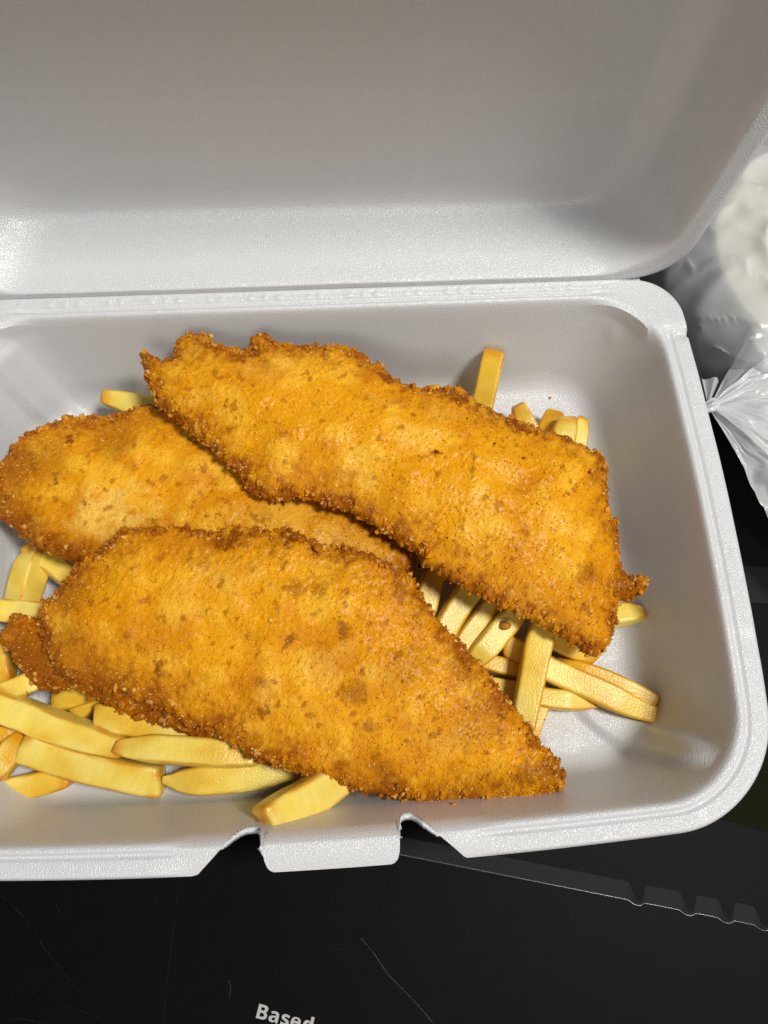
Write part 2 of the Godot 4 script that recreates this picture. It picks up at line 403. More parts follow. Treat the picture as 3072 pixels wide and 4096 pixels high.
# One moulded shell: an inner skin, the same skin pushed out by the foam's thickness, and the edge between them. Returns {p, n, cols, rows}.
func shell(cfg: Dictionary) -> Dictionary:
	var cols := columns()
	var rows: Array = cfg.rows
	var nc := cols.size()
	var wob := noise(41, 0.03, 2)
	var p := PackedVector3Array()
	for s0 in rows:
		for c in cols:
			var s: float = s0
			if cfg.tray and c[0] == 0:
				var pre := plan(cfg, 0.0, c[0], c[1])
				var dep := notch_depth(pre.x)
				if dep > 0.0:
					var flange: float = cfg.s0 * cfg.kf
					var cut: float = dep / cfg.kf if dep < flange else cfg.s0 + dep - flange
					if s < 18.0:
						s = cut + s * (18.0 - cut) / 18.0
			var q := plan(cfg, s, c[0], c[1])
			var y := profile_y(cfg.prof, s)
			if cfg.tray:
				# between the notches the tab is a plain rounded roll without the groove
				if c[0] == 0 and absf(q.x) < 46.0 and s < 11.2:
					var k := 1.0 - ramp(absf(q.x + 0.5), 34.0, 46.0)
					var tab := -0.03 * pow(8.0 - s, 2.0) if s < 8.0 else -3.9 * pow((s - 8.0) / 3.2, 2.0)
					y = lerpf(y, tab, k)
				# the rear corners are a raised flat land, parted from the side rim by a groove
				if s < 11.0 and q.y < -56.0:
					var land := lerpf(0.9, 0.2, ramp(s, 9.0, 11.0))
					if s < 0.6:
						land = profile_y(cfg.prof, s) + 0.8
					y = lerpf(y, land, ramp(-q.y, 61.8, 65.0) * ramp(absf(q.x), 84.0, 100.0))
				if s < 10.5 and c[0] == 2:
					y -= 0.9 * (1.0 - ramp(absf(q.y + 62.2), 0.5, 1.6))
			var v := Vector3(q.x, y, q.y)
			v.y += 0.16 * wob.get_noise_2d(q.x, q.y)
			v.x += 0.25 * wob.get_noise_2d(q.y * 0.7, y + 90.0)
			p.append(v)
	var idx := grid_index(nc, rows.size(), true, true)
	var n := normals_of(p, idx)
	if cfg.tray:
		# moulded ribs and a nub, raised out of the floor and walls
		for i in range(nc * 31, p.size()):
			var g := Vector2(p[i].x, p[i].z)
			var up := rib(g, Vector2(84, 50), Vector2(98.5, 63.5), 6.6, 2.4, 2.6)
			up = maxf(up, rib(g, Vector2(-84, -53), Vector2(-100, -66), 7.0, 2.6, 3.0))
			up = maxf(up, rib(g, Vector2(68, 57), Vector2(73, 58), 4.5, 1.0, 3.0))
			up = maxf(up, 1.8 * (1.0 - ramp(p[i].distance_to(Vector3(101.0, -11.5, -71.0)), 1.2, 5.0)))
			p[i] += n[i] * up
		n = normals_of(p, idx)
	return {"p": p, "n": n, "nc": nc, "nr": rows.size(), "cols": cols}


func shell_mesh(sh: Dictionary, thick: float, lid: bool, want: Callable) -> ArrayMesh:
	var nc: int = sh.nc
	var nr: int = sh.nr
	var p: PackedVector3Array = sh.p
	var n: PackedVector3Array = sh.n
	var pos := PackedVector3Array()
	var nrm := PackedVector3Array()
	var total := nc * nr
	for side in 2:
		for i in total:
			var v := p[i] - (n[i] * thick if side else Vector3.ZERO)
			var m := -n[i] if side else n[i]
			pos.append(w(v.x, v.z + B, v.y - B) if lid else w(v.x, v.y, v.z))
			nrm.append(Vector3(m.x, m.z, m.y) if lid else m)
	# rounded outer edge: its own ring of vertices
	for c in nc:
		var v := p[c] - n[c] * thick * 0.5
		var outw := (p[c] - p[c + nc]).normalized()
		v += outw * 0.45
		pos.append(w(v.x, v.z + B, v.y - B) if lid else w(v.x, v.y, v.z))
		nrm.append(Vector3(outw.x, outw.z, outw.y) if lid else outw)
	var idx := PackedInt32Array()
	for r in nr - 1:
		for c in nc:
			if not want.call(r, c):
				continue
			var a := r * nc + c
			var b := r * nc + (c + 1) % nc
			var d := a + nc
			var e := b + nc
			if lid:
				idx.append_array([a, b, d, b, e, d, total + a, total + d, total + b, total + b, total + d, total + e])
			else:
				idx.append_array([a, d, b, b, d, e, total + a, total + b, total + d, total + b, total + e, total + d])
	for c in nc:
		if not want.call(0, c):
			continue
		var c2 := (c + 1) % nc
		var t0 := c
		var t1 := c2
		var m0 := 2 * total + c
		var m1 := 2 * total + c2
		var b0 := total + c
		var b1 := total + c2
		if lid:
			idx.append_array([t0, m0, t1, t1, m0, m1, m0, b0, m1, m1, b0, b1])
		else:
			idx.append_array([t0, t1, m0, t1, m1, m0, m0, m1, b0, m1, b1, b0])
	# keep only the vertices in use
	var used := PackedInt32Array()
	used.resize(pos.size())
	used.fill(-1)
	var p2 := PackedVector3Array()
	var n2 := PackedVector3Array()
	for i in idx.size():
		var v := idx[i]
		if used[v] < 0:
			used[v] = p2.size()
			p2.append(pos[v])
			n2.append(nrm[v])
		idx[i] = used[v]
	return to_mesh(p2, idx, PackedColorArray(), PackedVector2Array(), n2)


func build_box() -> void:
	var box := thing("foam_container", "open white foam clamshell container holding the fish and fries", "container")
	var rows := [0.0, 0.35, 0.7, 1.1, 1.6, 2.3, 3.2, 4.2, 5.0, 5.5, 5.8, 6.1, 6.4, 6.65, 6.9, 7.15, 7.4, 7.65, 7.9, 8.15, 8.4, 8.7, 9.0, 9.3, 9.6, 9.85, 10.1, 10.35, 10.6, 10.9, 11.2, 11.8, 12.5, 13.3, 14.2, 15.2, 16.2, 17.0, 17.5, 17.9, 18.3, 18.9, 19.6, 20.5, 21.6, 22.9, 24.5, 26.2, 28.0, 30.0, 32.0, 34.0, 36.0, 38.0, 40.0, 42.0, 44.0, 47.0, 52.0, 60.0, 68.0, 76.0, 81.0, 83.5, 84.6]
	var prof := [[0.0, -1.3], [0.35, -0.65], [0.7, -0.32], [1.1, -0.12], [1.6, -0.02], [2.3, 0.0], [5.0, 0.0], [5.5, -0.05], [5.8, -0.18], [6.1, -0.38], [6.4, -0.56], [6.65, -0.66], [6.9, -0.7], [7.15, -0.64], [7.4, -0.45], [7.65, -0.15], [7.9, 0.15], [8.15, 0.36], [8.4, 0.48], [8.7, 0.56], [9.0, 0.55], [9.3, 0.47], [9.6, 0.28], [9.85, 0.0], [10.1, -0.45], [10.35, -1.05], [10.6, -1.8], [10.9, -2.8], [11.2, -3.9], [11.8, -6.3], [17.5, -30.0], [17.9, -31.6], [18.3, -32.9], [18.9, -34.4], [19.6, -35.7], [20.5, -36.9], [21.6, -37.9], [22.9, -38.7], [24.5, -39.3], [26.2, -39.7], [28.0, -39.9], [30.0, -40.0], [84.6, -39.6]]
	var tray := shell({"tray": true, "rows": rows, "prof": prof, "kx": 0.93, "kf": 0.72, "kb": 0.66, "s0": 9.0, "bow_x": 3.6, "bow_z": 4.9, "rf": [[0.0, 28.0], [9.0, 22.0], [18.0, 21.0], [30.0, 14.0], [80.0, 4.0]], "rb": [[0.0, 13.0], [9.0, 21.0], [18.0, 21.0], [30.0, 14.0], [80.0, 4.0]]})
	var cols: Array = tray.cols
	var p: PackedVector3Array = tray.p
	var in_tab := func(r: int, c: int) -> bool:
		return cols[c][0] == 0 and r < 27 and p[c].x > -17.6 and p[c].x < 16.9
	part(box, "tray", shell_mesh(tray, 2.2, false, func(r, c): return not in_tab.call(r, c)), mats.foam)
	part(box, "locking_tab", shell_mesh(tray, 2.2, false, in_tab), mats.foam)
	var lrows := [0.0, 0.3, 0.7, 1.2, 2.0, 3.0, 3.8, 4.3, 4.7, 5.0, 5.3, 5.6, 5.9, 6.3, 6.8, 7.4, 8.0, 8.6, 9.1, 9.5, 9.9, 10.4, 10.9, 11.5, 12.2, 13.0, 14.0, 15.2, 16.6, 18.2, 20.0, 23.0, 27.0, 32.0, 40.0, 50.0, 60.0, 70.0, 78.0, 82.0, 84.6]
	var lprof := [[0.0, -0.9], [0.3, -0.5], [0.7, -0.2], [1.2, 0.0], [3.0, 0.0], [3.8, 0.05], [4.3, 0.0], [4.7, -0.3], [5.0, -0.9], [5.3, -1.9], [5.6, -3.2], [5.9, -4.8], [9.1, -19.5], [9.5, -21.0], [9.9, -22.2], [10.4, -23.3], [10.9, -24.1], [11.5, -24.8], [12.2, -25.4], [13.0, -25.9], [14.0, -26.35], [15.2, -26.7], [16.6, -27.0], [18.2, -27.2], [20.0, -27.3], [78.0, -27.8]]
	var lid := shell({"tray": false, "rows": lrows, "prof": lprof, "kx": 1.55, "kf": 0.9, "kb": 0.72, "s0": 12.0, "bow_x": 2.0, "bow_z": 3.0, "rf": [[0.0, 26.0], [12.0, 24.0], [78.0, 5.0]], "rb": [[0.0, 15.0], [6.0, 22.0], [14.0, 24.0], [30.0, 18.0], [78.0, 4.0]]})
	part(box, "lid", shell_mesh(lid, 2.2, true, func(_r, _c): return true), mats.foam)
	# hinge: a pressed strip of fine ridges with a row of small nubs
	var hp := PackedVector3Array()
	var hx := 300
	var prof_h := [[-2.6, 0.0], [-2.2, 0.55], [-1.7, 0.75], [-1.2, 0.35], [-0.7, 0.0], [-0.2, 0.35], [0.3, 0.7], [0.9, 0.6], [1.4, 0.25], [2.0, 0.3], [2.6, 0.25], [3.2, 0.0], [3.6, -0.6]]
	for r in prof_h.size():
		for c in hx + 1:
			var x := lerpf(-107.0, 107.0, float(c) / hx)
			var y: float = prof_h[r][1]
			if r >= 8 and r <= 11:
				var ph := fposmod(x + 2.0 * sin(x * 0.4), 6.3) - 3.15
				y += 0.4 * exp(-ph * ph / 0.5) * (1.0 if r == 9 or r == 10 else 0.5)
			y *= 1.0 - ramp(absf(x), 98.0, 106.5)
			hp.append(w(x, y + 0.25 - 0.5 * ramp(absf(x), 100.0, 107.0), -B + prof_h[r][0]))
	part(box, "hinge", to_mesh(hp, grid_index(hx + 1, prof_h.size(), false, false)), mats.foam)


# ---------------------------------------------------------------- fish
func poly_of(flat: Array) -> PackedVector2Array:
	var p := PackedVector2Array()
	for i in range(0, flat.size(), 2):
		p.append(Vector2(flat[i], flat[i + 1]))
	return p


class Field:
	var lo: Vector2
	var step: float
	var nx: int
	var ny: int
	var d: PackedFloat32Array
	func at(p: Vector2) -> float:
		var q := (p - lo) / step
		var i := clampi(int(floor(q.x)), 0, nx - 2)
		var j := clampi(int(floor(q.y)), 0, ny - 2)
		var fx := clampf(q.x - i, 0.0, 1.0)
		var fy := clampf(q.y - j, 0.0, 1.0)
		var k := j * nx + i
		return lerpf(lerpf(d[k], d[k + 1], fx), lerpf(d[k + nx], d[k + nx + 1], fx), fy)


func field_of(poly: PackedVector2Array) -> Field:
	var f := Field.new()
	var lo := poly[0]
	var hi := poly[0]
	for q in poly:
		lo = lo.min(q)
		hi = hi.max(q)
	f.lo = lo - Vector2(4, 4)
	f.step = 0.8
	f.nx = int((hi.x - lo.x + 8.0) / f.step) + 2
	f.ny = int((hi.y - lo.y + 8.0) / f.step) + 2
	f.d.resize(f.nx * f.ny)
	var m := poly.size()
	for j in f.ny:
		for i in f.nx:
			var p := f.lo + Vector2(i, j) * f.step
			var best := 1e9
			var inside := false
			for k in m:
				var a := poly[k]
				var b := poly[(k + 1) % m]
				var ab := b - a
				var t := clampf((p - a).dot(ab) / ab.length_squared(), 0.0, 1.0)
				best = minf(best, p.distance_squared_to(a + ab * t))
				if (a.y > p.y) != (b.y > p.y) and p.x < (b.x - a.x) * (p.y - a.y) / (b.y - a.y) + a.x:
					inside = not inside
			f.d[j * f.nx + i] = sqrt(best) * (1.0 if inside else -1.0)
	return f


var n_patch := noise(101, 0.028, 3)
var n_mid := noise(102, 0.11, 3)
var n_grain := noise(103, 0.75, 2)
var n_spot := noise(104, 0.13, 2)
var n_pale := noise(105, 0.045, 2)
var n_edge := noise(106, 0.35, 3)
var n_lump := noise(107, 0.06, 2)
var n_rough := noise(108, 0.42, 2)

const PALE := Vector3(0.86, 0.47, 0.030)
const GOLD := Vector3(0.76, 0.345, 0.008)
const AMBER := Vector3(0.62, 0.228, 0.005)
const BROWN := Vector3(0.32, 0.083, 0.004)
const BURNT := Vector3(0.085, 0.024, 0.007)


# Colour of the crumb coat: gold with paler and browner patches, brown crust where the coat is thin at the rim of the fillet (d: mm from the outline).
func crust_colour(x: float, z: float, d: float, o: Dictionary) -> Vector3:
	var px: float = x + o.shift
	var t: float = 0.5 + 1.1 * n_patch.get_noise_2d(px, z) + 0.45 * n_mid.get_noise_2d(px, z) + o.bias
	var c := GOLD.lerp(AMBER, clampf(t, 0.0, 1.0))
	var pl: float = n_pale.get_noise_2d(px, z) + 0.5 * n_mid.get_noise_2d(z, px) - o.pale
	c = c.lerp(PALE, clampf(pl * 1.6, 0.0, 0.7))
	for q in o.pale_spots:
		var r: float = Vector2(x - q[0], (z - q[1]) * 1.35).length() + 8.0 * n_mid.get_noise_2d(px, z) + 5.0 * n_edge.get_noise_2d(px, z)
		c = c.lerp(Vector3(0.84, 0.52, 0.09), 0.75 * q[3] * (1.0 - ramp(r, q[2] * 0.25, q[2] * 1.15)))
	var sp := n_spot.get_noise_2d(px * 1.2, z * 1.2) + 0.35 * n_edge.get_noise_2d(px, z)
	c = c.lerp(BROWN, 0.6 * ramp(sp, 0.44, 0.66))
	var e: float = d + 7.0 * n_mid.get_noise_2d(px + 300.0, z) + 3.0 * n_edge.get_noise_2d(px, z)
	c = c.lerp(AMBER * 0.85, (1.0 - ramp(e, 2.0, o.rim * 1.9)) * 0.75)
	c = c.lerp(BROWN, (1.0 - ramp(e, -1.0, o.rim * 0.75)) * 0.85)
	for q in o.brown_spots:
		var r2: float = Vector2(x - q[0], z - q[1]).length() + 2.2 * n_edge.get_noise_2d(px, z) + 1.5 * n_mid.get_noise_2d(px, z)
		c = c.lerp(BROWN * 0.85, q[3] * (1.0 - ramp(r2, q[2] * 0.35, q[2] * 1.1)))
	return c


func fillet_mid(o: Dictionary, x: float, z: float) -> float:
	var along: float = (Vector2(x, z) - o.centre).dot(o.axis)
	return o.plane[0] * x + o.plane[1] * z + o.plane[2] + o.bend * (1.0 - pow(along / o.half, 2.0))


func fillet_half(o: Dictionary, x: float, z: float, d: float, top: bool) -> float:
	var r: float = o.round
	var t := clampf(d / r, 0.0, 1.0)
	var body: float = pow(1.0 - pow(1.0 - t, 2.0), 0.55)
	var tk: float = (o.top if top else o.bottom)
	# thin where the fillet is narrow: tails and horns
	var fold := 0.0
	if top:
		for st in o.steps:
			# a flap of the coat that lies lower than the body, beyond a line
			var a := Vector2(st[0], st[1])
			var ab := Vector2(st[2], st[3]) - a
			var pa := Vector2(x, z) - a
			var along := pa.dot(ab) / ab.length_squared()
			var off := pa.cross(ab) / ab.length() + 1.2 * n_mid.get_noise_2d(x * 2.0, z * 2.0)
			var here := ramp(along, -0.05, 0.08) * (1.0 - ramp(along, 0.92, 1.05))
			fold -= here * t * (float(st[4]) * ramp(off, -0.5, 0.9) + 1.3 * exp(-off * off / 0.8))
	return maxf(tk * body * (0.8 + 0.2 * ramp(d, 6.0, 20.0)) + fold, 0.4 * t) + (1.1 * n_lump.get_noise_2d(x + o.shift, z) * t if top else 0.0)


func build_fillet(called: String, label: String, flat: Array, o: Dictionary, onto: Node3D = null) -> Node3D:
	var poly := poly_of(flat)
	var cen := Vector2.ZERO
	for q in poly:
		cen += q
	o.centre = cen / poly.size()
	var f := field_of(poly)
	var root := onto if onto else thing(called, label, "fish fillet", "breaded fish fillets")
	var cell := 0.42
	var nx := int(f.nx * f.step / cell)
	var ny := int(f.ny * f.step / cell)
	var id := PackedInt32Array()
	id.resize(nx * ny)
	id.fill(-1)
	var ds := PackedFloat32Array()
	ds.resize(nx * ny)
	for j in ny:
		for i in nx:
			var q := f.lo + Vector2(i, j) * cell
			ds[j * nx + i] = f.at(q) + 0.9 * n_edge.get_noise_2d(q.x + o.shift, q.y) + 0.35 * n_grain.get_noise_2d(q.x + o.shift, q.y)
	# a node is kept if one of its neighbours lies inside
	var pos := PackedVector3Array()
	var col := PackedColorArray()
	var dist := PackedFloat32Array()
	var spots := PackedVector2Array()
	for j in range(1, ny - 1):
		for i in range(1, nx - 1):
			var k := j * nx + i
			var keep := ds[k] > 0.0
			if not keep:
				for dj in range(-1, 2):
					for di in range(-1, 2):
						if ds[k + dj * nx + di] > 0.0:
							keep = true
			if not keep:
				continue
			var q := f.lo + Vector2(i, j) * cell
			var d := ds[k]
			if d < 0.0:
				var g := Vector2(ds[k + 1] - ds[k - 1], ds[k + nx] - ds[k - nx])
				if g.length() > 1e-4:
					q += g.normalized() * minf(-d, cell)
				d = 0.0
			id[k] = pos.size()
			spots.append(q)
			dist.append(d)
			pos.append(Vector3.ZERO)
	var top := PackedVector3Array()
	var bot := PackedVector3Array()
	for m in spots.size():
		var q := spots[m]
		var d := dist[m]
		var mid := fillet_mid(o, q.x, q.y)
		var t := ramp(d, 0.0, 2.5)
		var rough: float = 0.24 * n_rough.get_noise_2d(q.x + o.shift, q.y) + 0.10 * n_grain.get_noise_2d(q.x * 1.3 + o.shift, q.y * 1.3)
		var edge_y := 1.2 * n_edge.get_noise_2d(q.x * 0.5, q.y * 0.5 + 70.0)
		top.append(w(q.x, mid + edge_y * (1.0 - t) + fillet_half(o, q.x, q.y, d, true) + rough * (0.3 + 0.7 * t), q.y))
		bot.append(w(q.x, mid + edge_y * (1.0 - t) - fillet_half(o, q.x, q.y, d, false) + 0.3 * n_rough.get_noise_2d(q.y, q.x) * t, q.y))
		var c := crust_colour(q.x, q.y, d, o)
		var g := 1.0 + 0.16 * n_grain.get_noise_2d(q.x * 1.7 + 50.0, q.y * 1.7)
		col.append(Color(c.x * g, c.y * g, c.z * g))
	var n := spots.size()
	pos = top
	pos.append_array(bot)
	col.append_array(col)
	var idx := PackedInt32Array()
	for j in ny - 1:
		for i in nx - 1:
			var k := j * nx + i
			var a := id[k]
			var b := id[k + 1]
			var c := id[k + nx]
			var e := id[k + nx + 1]
			# split along the diagonal that exists
			for tri in ([[a, b, c], [b, e, c]] if (a >= 0 and e >= 0) or b >= 0 else [[a, e, c], [a, b, e]]):
				var ok: bool = tri[0] >= 0 and tri[1] >= 0 and tri[2] >= 0
				if ok and (dist[tri[0]] > 0.0 or dist[tri[1]] > 0.0 or dist[tri[2]] > 0.0):
					idx.append_array([tri[0], tri[1], tri[2], n + tri[0], n + tri[2], n + tri[1]])
	# the rim: bottom vertices at the outline coincide with the top ones, so weld them
	for i in idx.size():
		var v := idx[i]
		if v >= n and dist[v - n] == 0.0:
			idx[i] = v - n
	var nrm := normals_of(pos, idx)
	part(root, "under_flap" if onto else "crust", to_mesh(pos, idx, col, PackedVector2Array(), nrm), mats.crust)
	# crumbs standing on the coat
	var places := []
	var tints := PackedColorArray()
	var want: int = o.crumbs
	var tries := 0
	while places.size() < want and tries < want * 6:
		tries += 1
		var m := rng.randi_range(0, n - 1)
		var d := dist[m]
		var edge := 1.0 - ramp(d, 0.5, 5.0)
		if rng.randf() > 0.5 + 0.5 * edge:
			continue
		var clump := n_mid.get_noise_2d(spots[m].x * 2.2 + o.shift, spots[m].y * 2.2)
		if edge > 0.3 and clump < -0.12 and rng.randf() < 0.7:
			continue
		var size: float = 0.15 + 0.20 * pow(rng.randf(), 1.8)
		if edge > 0.3:
			size += 0.04 + 0.85 * pow(rng.randf(), 3.2) * clampf(0.3 + 2.6 * clump, 0.08, 1.0)
		if rng.randf() < 0.012:
			size *= 1.9
		size *= 0.001
		var low: bool = d < 2.0 and rng.randf() < 0.45
		var nn := nrm[m]
		var at := pos[m]
		if low and dist[m] > 0.0:
			nn = nrm[n + m]
			at = pos[n + m]
		var b := Basis.from_euler(Vector3(rng.randf() * TAU, rng.randf() * TAU, rng.randf() * TAU)).scaled(Vector3.ONE * size)
		b = b * Basis.from_scale(Vector3(rng.randf_range(0.7, 1.4), rng.randf_range(0.6, 1.1), rng.randf_range(0.7, 1.3)))
		places.append(Transform3D(b, at + nn * size * rng.randf_range(-0.3, 0.6)))
		var cc := crust_colour(spots[m].x, spots[m].y, d, o)
		cc *= rng.randf_range(0.88, 1.22)
		var pick := rng.randf()
		if pick < 0.22:
			cc = cc.lerp(Vector3(0.88, 0.58, 0.16), rng.randf_range(0.2, 0.6))
		elif pick < 0.232:
			cc = cc.lerp(BROWN, rng.randf_range(0.3, 0.8))
		tints.append(Color(cc.x, cc.y, cc.z))
	for v in 3:
		var mm := MultiMesh.new()
		mm.transform_format = MultiMesh.TRANSFORM_3D
		mm.use_colors = true
		mm.mesh = crumb_mesh(v)
		var mine := []
		for i in range(v, places.size(), 3):
			mine.append(i)
		mm.instance_count = mine.size()
		for i in mine.size():
			mm.set_instance_transform(i, places[mine[i]])
			mm.set_instance_color(i, tints[mine[i]])
		var mi := MultiMeshInstance3D.new()
		mi.name = "crumb_coat"
		mi.multimesh = mm
		mi.material_override = mats.crust
		mi.set_meta("kind", "stuff")
		root.add_child(mi, true)
	# single dark flecks pressed into the coat
	for q in o.flecks:
		var bits := lump_mesh(q[2], int(q[0] * 7.0), BURNT.lerp(BROWN, 0.35))
		var fl := part(root, "dark_fleck", bits, mats.crust)
		var dd := f.at(Vector2(q[0], q[1]))
		fl.position = w(q[0], fillet_mid(o, q[0], q[1]) + fillet_half(o, q[0], q[1], dd, true) + 0.1, q[1])
	return root


var crumb_cache := {}
func crumb_mesh(variant: int) -> ArrayMesh:
	if crumb_cache.has(variant):
		return crumb_cache[variant]
	var t := (1.0 + sqrt(5.0)) / 2.0
	var v := [Vector3(-1, t, 0), Vector3(1, t, 0), Vector3(-1, -t, 0), Vector3(1, -t, 0), Vector3(0, -1, t), Vector3(0, 1, t), Vector3(0, -1, -t), Vector3(0, 1, -t), Vector3(t, 0, -1), Vector3(t, 0, 1), Vector3(-t, 0, -1), Vector3(-t, 0, 1)]
	var faces := [0, 11, 5, 0, 5, 1, 0, 1, 7, 0, 7, 10, 0, 10, 11, 1, 5, 9, 5, 11, 4, 11, 10, 2, 10, 7, 6, 7, 1, 8, 3, 9, 4, 3, 4, 2, 3, 2, 6, 3, 6, 8, 3, 8, 9, 4, 9, 5, 2, 4, 11, 6, 2, 10, 8, 6, 7, 9, 8, 1]
	var r := RandomNumberGenerator.new()
	r.seed = 900 + variant
	var q := []
	for a in v:
		q.append((a as Vector3).normalized() * r.randf_range(0.65, 1.25))
	var p := PackedVector3Array()
	var idx := PackedInt32Array()
	for i in range(0, 60, 3):
		for k in [0, 2, 1]:
			idx.append(p.size())
			p.append(q[faces[i + k]])
	crumb_cache[variant] = to_mesh(p, idx)
	return crumb_cache[variant]


# A crumb of its own: a rough little nugget with grain in its colour. size in mm.
func lump_mesh(size: float, seed_: int, tint: Vector3) -> ArrayMesh:
	var n := noise(seed_, 0.9, 2)
	var p := PackedVector3Array()
	var col := PackedColorArray()
	var rings := 9
	var segs := 14
	for r in rings:
		for s in segs:
			var a := PI * r / (rings - 1)
			var b := TAU * s / segs
			var v := Vector3(sin(a) * cos(b), cos(a), sin(a) * sin(b))
			var k := 1.0 + 0.55 * n.get_noise_3dv(v * 1.8 + Vector3(seed_, 0, 0))
			p.append(v * Vector3(1.2, 0.75, 1.0) * k * size * 0.001)
			var g := 1.0 + 0.5 * n.get_noise_3dv(v * 3.0)
			col.append(Color(tint.x * g, tint.y * g, tint.z * g))
	return to_mesh(p, grid_index(segs, rings, true, true), col)


# ---------------------------------------------------------------- fries
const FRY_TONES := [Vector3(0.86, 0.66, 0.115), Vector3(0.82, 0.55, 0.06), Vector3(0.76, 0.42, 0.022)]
var n_fry := noise(201, 0.09, 2)
var n_fry2 := noise(202, 0.5, 2)


func fry_mesh(length: float, wd: float, ht: float, bend: float, tone: int, seed_: int, tip0 := 0.0, tip1 := 0.0) -> ArrayMesh:
	var r := RandomNumberGenerator.new()
	r.seed = seed_
	var rings := 40
	var segs := 32
	var cut0 := Vector2(r.randf_range(-0.4, 0.4), r.randf_range(-0.35, 0.2))
	var cut1 := Vector2(r.randf_range(-0.4, 0.4), r.randf_range(-0.35, 0.2))
	var thin0 := r.randf_range(0.45, 1.0)
	var thin1 := r.randf_range(0.45, 1.0)
	if tip0 > 0.0:
		thin0 = tip0
	if tip1 > 0.0:
		thin1 = tip1
	var p := PackedVector3Array()
	var col := PackedColorArray()
	var base: Vector3 = FRY_TONES[tone]
	for i in rings + 2:
		var cap := i == 0 or i == rings + 1
		var u := clampf(float(i - 1) / (rings - 1), 0.0, 1.0)
		var uu := u
		# closer rings at both ends so that they round off
		uu = u - 0.12 * sin(TAU * u) / TAU * 3.0
		var x := (uu - 0.5) * length
		var from_end := minf(uu, 1.0 - uu) * length
		var close := sqrt(clampf(1.0 - pow(1.0 - clampf((from_end + 0.25) / 2.2, 0.0, 1.0), 2.0), 0.0, 1.0))
		var taper := lerpf(lerpf(thin0, 1.0, ramp(uu, 0.0, 0.3)), thin1, ramp(uu, 0.7, 1.0))
		for s in segs:
			var a := TAU * s / segs
			var ca := cos(a)
			var sa := sin(a)
			var e := 0.27
			var q := Vector2(signf(ca) * pow(absf(ca), e), signf(sa) * pow(absf(sa), e)) * 0.5
			var k := 0.62 + 0.38 * close
			if cap:
				k = 0.02
			var y := q.x * ht * k * taper
			var z := q.y * wd * k * (lerpf(taper, 1.0, 0.35) if taper > 0.5 or (tip0 + tip1) == 0.0 else taper * 1.35)
			var xx := x
			var cut: Vector2 = cut0 if uu < 0.5 else cut1
			var endw := 1.0 - ramp(from_end, 0.0, 14.0)
			xx += (cut.x * z + cut.y * y) * endw
			var nn := 0.9 * n_fry.get_noise_3d(x * 0.3 + seed_ * 31.0, y * 0.4, z * 0.4) + 0.03 * n_fry2.get_noise_3d(x + seed_ * 31.0, y, z)
			var f := 0.95 + nn * 0.12
			# long faces sink in a little as the potato dries
			var sink := 1.0 - 0.03 * n_fry.get_noise_2d(x * 0.25 + seed_ * 17.0, a * 2.0)
			y *= f * sink
			z *= f * sink
			var lift := 0.55 * bend * (1.0 - pow(2.0 * uu - 1.0, 2.0))
			p.append(Vector3(xx, y, z + lift + 0.5 * n_fry.get_noise_2d(x * 0.3 + seed_ * 9.0, 5.0)) * 0.001)
			var c := base
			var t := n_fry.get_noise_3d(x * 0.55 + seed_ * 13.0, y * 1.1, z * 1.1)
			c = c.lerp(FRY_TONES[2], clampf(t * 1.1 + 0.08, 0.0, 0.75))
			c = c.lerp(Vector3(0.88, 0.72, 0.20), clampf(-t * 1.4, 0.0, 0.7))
			# fried edges and ends: browner, in uneven patches
			var corner := minf(absf(q.x), absf(q.y)) * 2.0
			var br := ramp(corner, 0.70, 0.95) * 0.95 + (1.0 - ramp(from_end, 0.0, 5.0)) * 0.95
			br *= clampf(0.75 + 1.8 * n_fry.get_noise_3d(x * 1.1 + seed_ * 5.0, y * 1.6 + 40.0, z * 2.0), 0.0, 1.0)
			c = c.lerp(Vector3(0.64, 0.27, 0.012), clampf(br, 0.0, 0.9))
			var g := 1.0 + 0.10 * n_fry2.get_noise_3d(x * 2.0, y * 2.0 + seed_, z * 2.0)
			col.append(Color(c.x * g, c.y * g, c.z * g))
	return to_mesh(p, grid_index(segs, rings + 2, true, true), col)


func add_fry(d: Array, seed_: int, label: String) -> void:
	var a := w(d[0], d[1], d[2])
	var b := w(d[3], d[4], d[5])
	var x := (b - a).normalized()
	var z := x.cross(Vector3.UP).normalized()
	var y := z.cross(x).normalized()
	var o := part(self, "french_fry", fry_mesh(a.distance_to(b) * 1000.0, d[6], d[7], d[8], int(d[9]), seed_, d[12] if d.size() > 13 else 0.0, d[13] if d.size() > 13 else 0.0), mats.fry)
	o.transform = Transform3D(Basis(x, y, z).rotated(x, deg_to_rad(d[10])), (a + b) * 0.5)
	tag(o, label, "french fry", "french fries in the tray")


